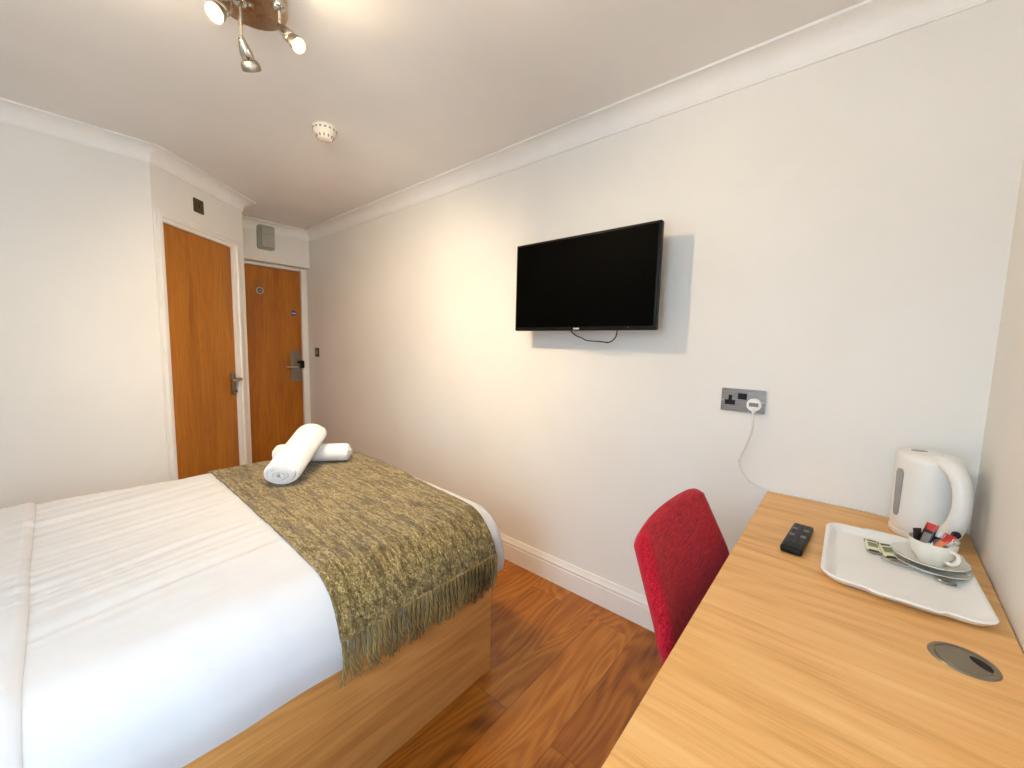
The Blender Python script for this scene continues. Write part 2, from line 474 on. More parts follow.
for nm, i, t0, t1, lb in (('back', 0, 0, .06, 'below the television'), ('left', 4, .001, 0, 'beyond the bed'), ('front', 5, 0, 0, 'at the head of the bed'), ('right', 6, 0, 0, 'under the desk')):
    bm = bmesh.new(); run(bm, i, sprof, t0, t1)
    struct('baseboard_'+nm, bm, M['gloss'], 'white moulded skirting board ' + lb, 'skirting', 25)

# ------------------------------------------------------------------ doors
def architrave(bm, s0, s1, zt, w, F, d, depth=.018):
    """moulded casing around an opening s0..s1 up to zt, built on plane local y=d (room side)"""
    steps = [(0, .35), (.12, .55), (.3, .62), (.34, 1), (.72, 1), (.82, .7), (1, .55)]
    sd = sgn if F is FA else 1
    def strip(fn):
        pass
    path = [(s0, 0, -1, 0), (s0, zt, -1, 1), (s1, zt, 1, 1), (s1, 0, 1, 0)]
    rings = []
    for (s, z, ds, dz) in path:
        ring = []
        prof = [(0, 0)] + [(u, h) for u, h in steps] + [(1, 0)]
        for u, h in prof:
            p = Vector((s+ds*w[0 if ds < 0 else 1]*u, sd*(d+depth*h), z+dz*.064*u))
            ring.append(bm.verts.new(F @ p))
        rings.append(ring)
    k = len(rings[0])
    for a, b in zip(rings, rings[1:]):
        for j in range(k): bm.faces.new((a[j], a[(j+1) % k], b[(j+1) % k], b[j]))
    bm.faces.new(rings[0]); bm.faces.new(list(reversed(rings[-1])))

bm = bmesh.new(); y0, y1 = ya(.012, .052)
box(bm, .064, .670, y0, y1, .004, 1.917, .002, 1, FA)
d1 = struct('door_1', bm, M['door'], 'oak veneered bathroom door in the angled wall', 'door')
bm = bmesh.new()
architrave(bm, .062, .672, 1.919, (.055, .085), FA, 0)
y0, y1 = ya(0, .09)
for s0, s1, z0, z1 in ((.0585, .064, 0, 1.924), (.671, .6775, 0, 1.924), (.064, .671, 1.9175, 1.924)):
    box(bm, s0, s1, y0, y1, z0, z1, mat=FA)
obj('door_frame', bm, M['gloss'], d1, 40)
# lever handle
bm = bmesh.new(); y0, y1 = ya(-.004, .0125)
box(bm, .606, .648, y0, y1, .845, 1.005, .004, 2, FA)
h1 = obj('handle_plate', bm, M['lock'], d1, 40)
bm = bmesh.new()
def pa(s, d, z): return FA @ Vector((s, sgn*d, z))
tube(bm, [pa(.628, 0, .962), pa(.628, .04, .962)], .011, 12, up=Vector((0, 0, 1)))
tube(bm, smooth_path([pa(.638, .046, .962), pa(.61, .05, .962), pa(.56, .05, .962), pa(.532, .046, .958)], 5), [.011]*8+[.0095]*8, 12, up=Vector((0, 0, 1)))
obj('lever', bm, M['steel'], h1, 50)
bm = bmesh.new()
tube(bm, [pa(.622, 0, .876), pa(.622, .018, .876)], .009, 12); box(bm, -.006, .006, -.004, .004, -.013, .013, .003, 2, Matrix.Translation(pa(.622, .024, .876)))
obj('thumb_turn', bm, M['steel'], h1, 50)

DX = -4.165
bm = bmesh.new(); box(bm, DX-.04, DX, 1.012, 1.639, .004, 1.924, .002, 1)
d2 = struct('door_2', bm, M['entry'], 'brown veneered entrance door at the end of the passage', 'door')
bm = bmesh.new()
box(bm, DX-.1, DX+.022, 1.642, 1.6985, 0, 1.956, .004, 2); box(bm, DX-.1, DX+.022, 1.006, 1.642, 1.928, 1.956, .004, 2)
box(bm, DX-.1, DX-.045, 1.006, 1.642, 0, 1.928)
obj('door_frame', bm, M['gloss'], d2, 40)
FD = frame((DX, 0, 0), (0, 1, 0), (1, 0, 0))     # local x = world y, local y = world z, local z = out of the door
if (FD.to_3x3() @ Vector((0, 1, 0))).z < 0: raise RuntimeError('frame')
bm = bmesh.new(); prism(bm, rrect(.098, .30, .012, 4, 1.578, 1.005), 0, .014, FD)
lp = obj('lock_plate', bm, M['lock'], d2, 40)
bm = bmesh.new()
q = lambda a, b, c: FD @ Vector((a, b, c))
tube(bm, [q(1.57, 1.0, .012), q(1.57, 1.0, .055)], .012, 12)
tube(bm, smooth_path([q(1.578, 1.0, .06), q(1.55, 1.0, .062), q(1.5, 1.0, .06), q(1.468, .998, .055)], 5), .011, 12)
obj('lever', bm, M['steel'], lp, 50)
bm = bmesh.new(); tube(bm, [q(1.6, 1.045, .012), q(1.6, 1.045, .03)], .014, 14); box(bm, 1.615, 1.645, .985, 1.06, .012, .05, .008, 3, FD)
obj('deadbolt_knob', bm, M['black'], lp, 50)
bm = bmesh.new(); lathe(bm, [(.001, .004), (.022, .004), (.0235, 0)], 28, FD @ Matrix.Translation((1.573, 1.52, 0)))
b1 = obj('blue_sign', bm, M['blue'], d2, 40); b1['label'] = 'round blue sign with a white band'
bm = bmesh.new(); box(bm, 1.555, 1.591, 1.515, 1.525, .0035, .0048, mat=FD)
obj('sign_lettering', bm, M['sign_white'], b1)
bm = bmesh.new(); lathe(bm, [(.021, .0), (.021, .004), (.031, .004), (.032, 0)], 28, FD @ Matrix.Translation((1.288, 1.705, 0)))
b2 = obj('round_badge', bm, M['sign_grey'], d2, 40); b2['label'] = 'pale ring badge with dark centre'
bm = bmesh.new(); lathe(bm, [(.0005, .003), (.0215, .003), (.0215, 0)], 28, FD @ Matrix.Translation((1.288, 1.705, 0)))
obj('badge_centre', bm, M['sign_dark'], b2, 40)
bm = bmesh.new(); box(bm, 1.276, 1.3, 1.700, 1.708, .0025, .0042, mat=FD)
obj('badge_lettering', bm, M['sign_grey'], b2)

# grey casing above the entrance door
FB = frame((-4.06, 0, 0), (0, 1, 0), (1, 0, 0))
t = thing('wall_casing', 'grey plastic casing fixed above the entrance door', 'wall box', (-4.06, 1.31, 2.06))
bm = bmesh.new(); prism(bm, rrect(.135, .205, .02, 5, 1.313, 2.162), 0.0005, .03, FB); obj('body', bm, M['box_grey'], t, 40)
bm = bmesh.new(); prism(bm, rrect(.098, .17, .012, 5, 1.322, 2.162), .03, .046, FB); obj('cover', bm, M['box_pale'], t, 40)
bm = bmesh.new(); box(bm, 1.273, 1.371, 2.19, 2.194, .044, .0475, mat=FB); obj('cover_seam', bm, M['slot_grey'], t)
for z in (2.098, 2.226):
    bm = bmesh.new(); lathe(bm, [(.0005, .034), (.004, .034), (.005, .03)], 12, FB @ Matrix.Translation((1.259, z, 0)))
    obj('screw', bm, M['steel'], t, 40)

# bronze plate above the bathroom door
FW = frame((pE.x, pE.y, 0), a3, (0, 0, 1))
zl = nin
FP = frame(Vector((pE.x, pE.y, 0)), a3, zl)       # local z out of the wall, y = z cross x
upsign = 1 if (FP.to_3x3() @ Vector((0, 1, 0))).z > 0 else -1
t = thing('wall_plate', 'small square bronze plate on the wall above the bathroom door', 'switch plate', tuple(FP @ Vector((.35, upsign*2.1, 0))))
bm = bmesh.new(); prism(bm, rrect(.082, .084, .005, 3, .352, upsign*2.10), .0005, .007, FP); obj('plate', bm, M['bronze'], t, 40)
bm = bmesh.new(); box(bm, .35, .368, upsign*2.10-.012, upsign*2.10+.012, .006, .011, .002, 2, FP); obj('rocker', bm, M['bronze'], t, 40)
# small switch on the tv wall beside the entrance door
t = thing('light_switch', 'small dark brass switch on the long wall near the entrance door', 'light switch', (-3.95, 1.7, 1.1))
bm = bmesh.new(); box(bm, -3.995, -3.908, 1.693, 1.6995, 1.103, 1.19, .003, 2); obj('plate', bm, M['bronze'], t, 40)
bm = bmesh.new(); box(bm, -3.972, -3.948, 1.688, 1.694, 1.128, 1.165, .002, 2); box(bm, -3.94, -3.922, 1.688, 1.694, 1.128, 1.165, .002, 2); obj('rocker', bm, M['lock'], t, 40)

# ------------------------------------------------------------------ television
t = thing('television', 'black flat-screen television mounted on the cream wall', 'television', (-.957, 1.68, 1.335))
tx0, tx1, tz0, tz1, ty = -1.327, -.594, 1.335, 1.761, 1.57
bm = bmesh.new(); box(bm, tx0, tx1, ty, ty+.028, tz0, tz1, .006, 3); obj('casing', bm, M['black'], t, 40)
bm = bmesh.new(); box(bm, tx0+.011, tx1-.011, ty-.0008, ty+.002, tz0+.017, tz1-.011); obj('screen', bm, M['black_gloss'], t)
bm = bmesh.new(); box(bm, -1.16, -.76, ty+.028, ty+.062, 1.37, 1.66, .012, 3); obj('back_housing', bm, M['soft_black'], t, 40)
bm = bmesh.new(); box(bm, -1.07, -.85, 1.688, 1.6995, 1.44, 1.66, .002, 1)
for x in (-1.03, -.89): box(bm, x-.012, x+.012, 1.633, 1.69, 1.42, 1.66, .003, 1)
obj('wall_bracket', bm, M['soft_black'], t, 40)
bm = bmesh.new()
for k, w in ((0, .008), (1, .009), (2, .008)): box(bm, -.9745+k*.0105, -.9745+k*.0105+w, ty-.0014, ty, 1.3405, 1.3475)
o = obj('maker_mark', bm, M['sign_white'], t); o['label'] = 'tiny white maker mark'
bm = bmesh.new(); box(bm, -.713, -.709, ty-.0014, ty, 1.346, 1.349); obj('status_light', bm, M['grey_btn'], t)
bm = bmesh.new()
tube(bm, smooth_path([(-1.04, 1.625, 1.375), (-1.0185, 1.62, 1.335), (-.984, 1.62, 1.311), (-.9625, 1.62, 1.305), (-.93, 1.62, 1.2915), (-.863, 1.62, 1.2875), (-.819, 1.62, 1.2845), (-.791, 1.62, 1.304), (-.783, 1.62, 1.334), (-.79, 1.625, 1.375)], 6), .0028, 8)
obj('cable', bm, M['soft_black'], t, 60)

# ------------------------------------------------------------------ wall socket
t = thing('wall_socket', 'brushed steel double wall socket above the desk', 'socket', (-.294, 1.7, 1.03))
FS = frame((0, 1.7, 0), (1, 0, 0), (0, -1, 0))    # local x = world x, z out to the room
us = 1 if (FS.to_3x3() @ Vector((0, 1, 0))).z > 0 else -1
S = lambda x, z: (x, us*z)
bm = bmesh.new(); prism(bm, rrect(.147, .087, .004, 3, -.294, us*1.0735), .0005, .007, FS); obj('plate', bm, M['sockplate'], t, 40)
bm = bmesh.new()
def sbox(bm, x0, x1, z0, z1, d0, d1, r=0): box(bm, x0, x1, min(us*z0, us*z1), max(us*z0, us*z1), d0, d1, r, 2, FS)
sbox(bm, -.3425, -.3305, 1.073, 1.092, .004, .0078); sbox(bm, -.354, -.319, 1.055, 1.073, .004, .0078)
obj('socket_slots', bm, M['dark_slot'], t)
bm = bmesh.new(); sbox(bm, -.311, -.281, 1.078, 1.101, .005, .0095, .001); obj('switch_rocker', bm, M['black'], t)
for x in (-.361, -.227):
    bm = bmesh.new(); lathe(bm, [(.0003, .008), (.003, .008), (.0035, .0068)], 12, FS @ Matrix.Translation((x, us*1.0735, 0)))
    obj('screw', bm, M['steel'], t, 40)

# ------------------------------------------------------------------ desk
DZ = .75
wx = lambda y: pA.x + (pG.x-pA.x)*(pA.y-y)/(pA.y-pG.y)      # right wall face at depth y
t = thing('desk', 'long oak laminate desk fixed against the right wall', 'desk', (.05, 1.0, 0))
bm = bmesh.new(); prism(bm, [(-.19, .30), (wx(.30)-.002, .30), (wx(1.697)-.002, 1.697), (-.19, 1.697)], DZ-.032, DZ)
es = [e for e in bm.edges]; bmesh.ops.bevel(bm, geom=es, offset=.002, segments=2, affect='EDGES')
top = obj('desk_top', bm, M['desk'], t, 40)
for y0, y1 in ((.32, .345), (1.65, 1.675)):
    bm = bmesh.new(); box(bm, -.17, wx(y0)-.02, y0, y1, .0, DZ-.032, .001, 1); obj('side_panel', bm, M['desk'], t)
bm = bmesh.new(); prism(bm, [(wx(.36)-.045, .346), (wx(.36)-.025, .346), (wx(1.64)-.025, 1.649), (wx(1.64)-.045, 1.649)], .40, DZ-.032); obj('modesty_panel', bm, M['desk'], t)
GX, GY = .187, .971
bm = bmesh.new(); lathe(bm, [(.0345, -.002), (.0345, .0022), (.036, .003), (.0405, .0026), (.0425, 0)], 48, Matrix.Translation((GX, GY, DZ)))
gr = obj('cable_grommet', bm, M['grommet'], t, 40)
gr['label'] = 'round grey cable grommet'
bm = bmesh.new(); lathe(bm, [(.0003, .0022), (.0325, .0022), (.0334, .0012), (.0334, -.002)], 48, Matrix.Translation((GX, GY, DZ)))
obj('grommet_cover', bm, M['grommet'], gr, 40)
# lens-shaped cable slot at the +x side of the cover
bm = bmesh.new(); pts = []
for k in range(28):
    a = 2*PI*k/28; u, v = .0175*math.cos(a), .0092*math.sin(a)*(1 if math.sin(a) > 0 else .8)
    pts.append((GX+.0205+u*.55+v*.835, GY+.004-u*.835+v*.55))
prism(bm, pts, DZ+.0005, DZ+.0027)
obj('cable_slot', bm, M['dark_slot'], gr)

# ------------------------------------------------------------------ chair
t = thing('desk_chair', 'red woven upholstered chair tucked under the desk', 'chair', (-.1, 1.0, 0))
CY = .985
def chair_pt(u, w):
    z = .44 + w*(.865-.44)
    # outline: gently crowned top, rounded corners
    top = .864-.008*u*u-.014*abs(u)**12
    z = .44 + w*(top-.44)
    k = max(0, .86-z)
    half = (.247 if u > 0 else .189) + (.20 if u > 0 else .20)*min(k, .2) - .2*max(0, k-.2)
    y = CY + u*half + .006
    edge = -.316 + .45*min(k, .17) + .28*max(0, k-.17)
    mid = -.330 + .40*min(k, .2) + .36*max(0, k-.2)
    s = abs(u)**2.2
    return Vector((mid*(1-s)+edge*s, y, z))
NU, NW = 36, 30
bm = bmesh.new()
F = [[chair_pt(-1+2*i/NU, j/NW) for i in range(NU+1)] for j in range(NW+1)]
def nrm_at(j, i):
    a = F[min(j+1, NW)][i]-F[max(j-1, 0)][i]; b = F[j][min(i+1, NU)]-F[j][max(i-1, 0)]
    n = b.cross(a).normalized()
    return n if n.x > 0 else -n
front = []; back = []
for j in range(NW+1):
    fr = []; bk = []
    for i in range(NU+1):
        n = nrm_at(j, i); p = F[j][i]
        de = min(i, NU-i, (NW-j)*1.2)/2.2
        e = min(1, de); th = .018*math.sqrt(max(0, 1-(1-e)**2))
        fr.append(bm.verts.new(p+n*th)); bk.append(bm.verts.new(p-n*(th+.004)))
    front.append(fr); back.append(bk)
for j in range(NW):
    for i in range(NU):
        bm.faces.new((front[j][i], front[j][i+1], front[j+1][i+1], front[j+1][i]))
        bm.faces.new((back[j][i+1], back[j][i], back[j+1][i], back[j+1][i+1]))
loop = [(0, i) for i in range(NU+1)] + [(j, NU) for j in range(1, NW+1)] + [(NW, i) for i in range(NU-1, -1, -1)] + [(j, 0) for j in range(NW-1, 0, -1)]
for (j, i), (jj, ii) in zip(loop, loop[1:]+loop[:1]):
    bm.faces.new((front[j][i], back[j][i], back[jj][ii], front[jj][ii]))
br = obj('backrest', bm, M['red'], t, 70)
bm = bmesh.new(); box(bm, -.225, .20, CY-.225, CY+.235, .40, .478, .03, 4)
obj('seat', bm, M['red'], t, 60)
for sx, sy in ((-.19, -.19), (-.19, .19), (.16, -.19), (.16, .19)):
    bm = bmesh.new(); fx = sx+(-.03 if sx < 0 else .03)
    tube(bm, [(fx, CY+sy*1.08, 0), (sx, CY+sy, .41)], [.011, .018], 12); obj('leg', bm, M['legwood'], t, 60)

# ------------------------------------------------------------------ bed
BX0, BX1, BY0, BY1 = -2.33, -.968, -.90, 1.047
t = thing('bed', 'double bed on a solid oak panelled base', 'bed', (-1.65, .07, 0))
bm = bmesh.new(); box(bm, BX1-.022, BX1, BY0, BY1, 0, .398, .0015, 1); obj('side_panel', bm, M['bedwood'], t)
bm = bmesh.new(); box(bm, BX0, BX0+.022, BY0, BY1, 0, .398, .0015, 1); obj('side_panel', bm, M['bedwood'], t)
bm = bmesh.new(); box(bm, BX0+.022, BX1-.022, BY1-.022, BY1, 0, .398, .0015, 1); obj('foot_panel', bm, M['bedwood'], t)
bm = bmesh.new(); box(bm, BX0+.022, BX1-.022, BY0, BY0+.022, 0, .398, .0015, 1); obj('head_panel', bm, M['bedwood'], t)
bm = bmesh.new(); box(bm, BX0+.022, BX1-.022, BY0+.022, BY1-.022, .36, .398); obj('slat_deck', bm, M['bedwood'], t)
bm = bmesh.new(); box(bm, BX0+.03, BX1-.04, BY0+.02, BY1-.02, .399, .565, .05, 4); obj('mattress', bm, M['mattress'], t, 50)

# duvet: rounded box shell with folds
DX0, DX1, DY0, DY1, DTOP, DBOT, RR = -2.392, -.942, -.90, 1.125, .618, .412, .16
def duvet_pt(p, off=0.0):
    """map a point of the plain box to the soft duvet surface, off = outward offset"""
    R = RR; RY = .05
    q = Vector((min(max(p.x, DX0+R), DX1-R), min(max(p.y, DY0+RY), DY1-RY), min(p.z, DTOP-R)))
    d = p-q; d = Vector((d.x/R, d.y/RY, d.z/R))
    if d.length > 1e-6: n = d.normalized(); s = q + Vector((n.x*R, n.y*RY, n.z*R)) + n*off
    else: n = Vector((0, 0, 1)); s = p
    # crown of the filling
    cx = (s.x-(DX0+DX1)/2)/((DX1-DX0)/2)
    k = max(0, 1-cx*cx)
    if n.z > .3: s.z += .012*k*n.z
    far = min(1, max(0, (DX1-s.x)/1.4))
    if s.y > .3: s.y += .03*far*min(1, (s.y-.3)/.7)
    # hang: near side belly
    if n.x > .5 and s.z < .5: s.x += .004*math.sin((s.z-DBOT)/(.5-DBOT)*PI)
    return s, n
def folds(x, y):
    q = x + .17*(y+.07) + .22*max(0, -1.75-x)*(y+.07)
    q += .016*noise.noise(Vector((x*5, y*2.2, 3.1))) + .04*noise.noise(Vector((x*1.3, y*.9, 8.7)))
    a = noise.noise(Vector((q*26, y*1.1, 0.3)))
    b = noise.noise(Vector((q*52, y*1.7, 5.3)))
    ridge = (1-abs(a)*2.2)
    amp = max(0, min(1, (.60-y)/.5))**.8 * max(0, min(1, (-1.08-x)/.3)) * max(0, min(1, (y+.16)/.08))
    amp *= .55+.45*max(0, min(1, .5+noise.noise(Vector((x*2.1, y*1.4, 2.2)))*1.4))
    base = .004*noise.noise(Vector((x*3.1, y*2.6, 1.7))) + .0018*noise.noise(Vector((x*8, y*6, 4.1)))
    return amp*(.0085*ridge+.0045*b) + base
def side_folds(p, n):
    # soft vertical creases down the hanging side
    a = noise.noise(Vector((p.y*9+p.z*5, p.z*2.5, 6.2)))+.5*noise.noise(Vector((p.y*20+p.z*9, p.z*4, 1.2)))
    return .006*a*max(0, min(1, (.58-p.z)/.1))
def soft(p, off=0):
    s, n = duvet_pt(p, off)
    h = folds(s.x, s.y)*max(0, n.z) + (side_folds(s, n) if abs(n.z) < .9 else 0)
    return s + n*h
def shell(bm, xs, ys, zs, fn):
    """open-bottomed box grid pushed through fn"""
    V = {}
    def vert(p):
        k = (round(p[0], 5), round(p[1], 5), round(p[2], 5))
        if k not in V: V[k] = bm.verts.new(fn(Vector(p)))
        return V[k]
    def quad(a, b, c, d):
        try: bm.faces.new([vert(x) for x in (a, b, c, d)])
        except ValueError: pass
    zt = zs[-1]
    for i in range(len(xs)-1):
        for j in range(len(ys)-1):
            quad((xs[i], ys[j], zt), (xs[i+1], ys[j], zt), (xs[i+1], ys[j+1], zt), (xs[i], ys[j+1], zt))
    for k in range(len(zs)-1):
        for i in range(len(xs)-1):
            for y in (ys[0], ys[-1]):
                quad((xs[i], y, zs[k]), (xs[i+1], y, zs[k]), (xs[i+1], y, zs[k+1]), (xs[i], y, zs[k+1]))
        for j in range(len(ys)-1):
            for x in (xs[0], xs[-1]):
                quad((x, ys[j], zs[k]), (x, ys[j+1], zs[k]), (x, ys[j+1], zs[k+1]), (x, ys[j], zs[k+1]))
def lsp(a, b, n): return [a+(b-a)*i/n for i in range(n+1)]
bm = bmesh.new()
shell(bm, lsp(DX0, DX1, 150), lsp(DY0, DY1, 150), lsp(DBOT-.006, DTOP, 22), soft)
du = obj('duvet', bm, M['sheet'], None, 80)
tag(du, 'rumpled white duvet covering the bed', 'duvet')
md = du.modifiers.new('thickness', 'SOLIDIFY'); md.thickness = .012; md.offset = -1
# turned-back top band near the head of the bed
bm = bmesh.new()
def band(p):
    s = soft(p, 0); _, n = duvet_pt(p, 0)
    e = (-.066-p.y)
    th = .013*min(1, math.sqrt(max(0, e)/.02)) if e < .02 else .013
    w = .0035*noise.noise(Vector((p.x*4, p.z*4, 2.0)))
    th += .0025*noise.noise(Vector((p.x*4, p.y*4, 7.7)))
    return s + n*(th+.001) + Vector((0, w, 0))
ysb = lsp(DY0+.02, -.1, 24) + [-.092, -.086, -.08, -.074, -.07, -.067]
xs = lsp(DX0, DX1, 130)
strip = [(DX0, z) for z in lsp(DBOT+.02, DTOP, 18)] + [(x, DTOP) for x in xs[1:-1]] + [(DX1, z) for z in reversed(lsp(DBOT+.0, DTOP, 18))]
rows = []
for (x, z) in strip: rows.append([bm.verts.new(band(Vector((x, y, z)))) for y in ysb])
for a, b in zip(rows, rows[1:]):
    for j in range(len(ysb)-1): bm.faces.new((a[j], b[j], b[j+1], a[j+1]))
o = obj('turned_back_band', bm, M['sheet'], du, 80)
md = o.modifiers.new('thickness', 'SOLIDIFY'); md.thickness = .012; md.offset = -1

# olive knit runner across the foot of the bed
rt = thing('bed_runner', 'olive knitted runner with fringe laid across the foot of the bed', 'bed runner', (-1.6, .76, .6))
bm = bmesh.new()
def rrow(x, z, u):
    far = min(1, max(0, (DX1-x)/1.4))
    yl = .445 + .010*far + .003*noise.noise(Vector((x*4, z*4, 9)))
    yr_ = 1.030 + .075*far + .003*noise.noise(Vector((x*4, z*4, 19)))
    y = yl+(yr_-yl)*u
    p = Vector((x, y, z)); s = soft(p, 0); _, n = duvet_pt(p, 0)
    wob = .0025*noise.noise(Vector((x*9, y*24, z*9))) + .0022*noise.noise(Vector((x*30, y*40, z*30)))
    return s + n*(.007+wob)
strip = [(DX0, z) for z in lsp(.50, DTOP, 12)] + [(x, DTOP) for x in lsp(DX0, DX1, 150)[1:-1]] + [(DX1, z) for z in reversed(lsp(.486, DTOP, 18))]
rows = [[bm.verts.new(rrow(x, z, j/70)) for j in range(71)] for x, z in strip]
for a, b in zip(rows, rows[1:]):
    for j in range(70): bm.faces.new((a[j], b[j], b[j+1], a[j+1]))
edge_pts = [v.co.copy() for v in rows[-1]]
far_pts = [v.co.copy() for v in rows[0]]
o = obj('knitted_cloth', bm, M['runner'], rt, 80)
md = o.modifiers.new('thickness', 'SOLIDIFY'); md.thickness = .006; md.offset = 0
bm = bmesh.new()
NT_ = 36
for k in range(NT_):
    f = (k+.5)/NT_*(len(edge_pts)-1); i = min(int(f), len(edge_pts)-2); p = edge_pts[i].lerp(edge_pts[i+1], f-i)
    ln = random.uniform(.118, .138); sw = random.uniform(-.010, .010); ph = random.uniform(0, 6.28)
    for s in range(3):
        a0 = ph+s*2*PI/3; pts = []; rad = []
        for m in range(13):
            u = m/12
            rr = .0032*(1+.5*u) if u < .72 else .0032*(1.36+1.6*(u-.72))
            a = a0+u*9.5
            px = p.x + .004 - .010*min(1, u*1.2)*0 + math.cos(a)*rr*.8 + .004*math.sin(u*3)
            px = max(px, BX1+.006)
            pts.append((px, p.y+math.sin(a)*rr*1.15+sw*u*u+.002*math.sin(ph+u*7), p.z+.006-ln*u))
            rad.append(.0039*(1-.25*u) if u < .88 else .0022)
        tube(bm, pts, rad, 6, up=Vector((1, 0, 0)))
obj('fringe', bm, M['fringe'], rt, 70)

# ------------------------------------------------------------------ towels
def towel(name, label, a, b, ry, rz, seed):
    """rolled towel between end centres a and b, ry half-width, rz half-height"""
    a = Vector(a); b = Vector(b); d = (b-a); L = d.length; d.normalize()
    side = d.cross(Vector((0, 0, 1))).normalized(); up = side.cross(d)
    turns = 4.2; N = 120
    ctr = []
    for k in range(N+1):
        u = k/N; th = -2*PI*turns*(1-u)+.6
        r = .12+.80*u
        ctr.append((math.cos(th)*r, math.sin(th)*r))
    th_ = .085
    bm = bmesh.new(); NL = 26; rings = []
    for m in range(NL+1):
        v = m/NL; ring = []
        e = min(v, 1-v)*L
        sh = 1-.10*max(0, 1-e/.02)**2
        for sgn_ in (1, -1):
            rng = range(N+1) if sgn_ == 1 else range(N, -1, -1)
            for k in rng:
                cx, cy = ctr[k]; r = math.hypot(cx, cy); ux, uy = cx/r, cy/r
                t_ = th_*.86
                if k > N-6: t_ *= max(.25, (N-k)/6)
                rr = (r+sgn_*t_)*(sh if r > .6 else 1)
                wob = 1+.018*noise.noise(Vector((ux*2+seed, uy*2, v*5)))
                # layers step in and out a little at the ends
                endoff = (.012*noise.noise(Vector((k*.03+seed, 0, 0)))-.012*(1-u_of(k, N)))*(1 if v < .5 else -1)*max(0, 1-e/.03)
                z = rr*uy*rz*wob
                z = max(z, -rz*.93)
                P = a + d*(v*L-endoff*0 + (endoff if v < .5 else endoff)) + side*(rr*ux*ry*wob) + up*z
                ring.append(bm.verts.new(P))
        rings.append(ring)
    n = len(rings[0])
    for A, B in zip(rings, rings[1:]):
        for k in range(n):
            j = (k+1) % n; bm.faces.new((A[k], A[j], B[j], B[k]))
    # close the spiral ends with quads between the two sides of the sheet
    for R in (rings[0], rings[-1]):
        for k in range(N): bm.faces.new((R[k], R[k+1], R[n-2-k], R[n-1-k]))
    o = obj(name, bm, M['towel'], None, 60)
    return tag(o, label, 'towel', 'rolled towels on the bed')
def u_of(k, N): return k/N
TZ = .640
towel('rolled_towel', 'white rolled towel lying flat on the runner, under the other towel', (-2.172, .724, TZ+.048), (-1.955, .985, TZ+.048), .064, .049, 1.0)
towel('rolled_towel', 'white rolled towel propped on top of the other towel, its coiled end facing out', (-1.778, .600, TZ+.056), (-2.075, .858, TZ+.154), .080, .057, 5.0)

# ------------------------------------------------------------------ ceiling light
LX, LY = -1.45, .45
t = thing('ceiling_spotlight', 'brushed nickel ceiling light with three adjustable spot heads', 'ceiling light', (LX, LY, H))
bm = bmesh.new(); lathe(bm, [(.0005, H-.044), (.091, H-.044), (.097, H-.041), (.100, H-.034), (.100, H-.0005)], 64, Matrix.Translation((LX, LY, 0)), cap1=True)
obj('ceiling_plate', bm, M['nickel'], t, 35)
LIGHTS = []
def head(piv, knuckle, aim_end, rface, lit, stem_r=.0045):
    """piv on the plate, knuckle = end of stem, aim_end = centre of the lamp face"""
    piv, knuckle, aim_end = Vector(piv), Vector(knuckle), Vector(aim_end)
    bm = bmesh.new(); lathe(bm, [(.0005, -.012), (.012, -.011), (.019, -.004), (.02, 0.002)], 24, Matrix.Translation(piv))
    tube(bm, [piv+Vector((0, 0, -.005)), piv.lerp(knuckle, .55), knuckle], [stem_r, stem_r, stem_r], 12)
    tube(bm, [piv.lerp(knuckle, .5), piv.lerp(knuckle, .62)], stem_r*1.35, 12)
    st = obj('stem', bm, M['steel'], t, 50)
    d = aim_end-knuckle; L = d.length
    F_ = frame(knuckle, d.orthogonal(), d)
    bm = bmesh.new()
    lathe(bm, [(.0005, -.008), (.006, -.006), (.010, .004), (.0145, L*.25), (.0180, L*.46), (.0178, L*.58), (.0162, L*.67), (.014, L*.70)], 28, F_)
    hd = obj('spot_head', bm, M['steel'], t, 50)
    bm = bmesh.new()
    lathe(bm, [(.0165, L*.66), (rface*.80, L*.71), (rface*.94, L*.79), (rface, L*.90), (rface, L), (rface*.9, L), (rface*.86, L*.93), (.004, L*.86)], 32, F_)
    obj('reflector', bm, M['cuptop'], hd, 40)
    bm = bmesh.new()
    lathe(bm, [(.0004, L*.985), (rface*.5, L*.98), (rface*.74, L*.965)], 32, F_)
    obj('bulb', bm, M['bulb'], hd, 60)
    bm = bmesh.new(); lathe(bm, [(rface*.74, L*.965), (rface*.9, L*.95)], 32, F_)  # ring carrying the painted amber glow around the bulb
    obj('bulb_glow_rim', bm, M['bulbrim'], hd, 60)
    if lit: LIGHTS.append((knuckle + d*1.12, d.normalized(), lit))
head((-1.452, .425, H-.044), (-1.452, .425, 2.148), (-1.490, .462, 2.095), .027, 75)
head((-1.380, .505, H-.044), (-1.386, .508, 2.198), (-1.310, .532, 2.124), .021, 22)
head((-1.452, .372, H-.044), (-1.440, .398, 2.216), (-1.410, .3495, 2.152), .024, 5)
bm = bmesh.new(); tube(bm, [(LX, LY, H-.05), (LX, LY, H-.043)], .01, 16); obj('centre_screw', bm, M['steel'], t, 40)

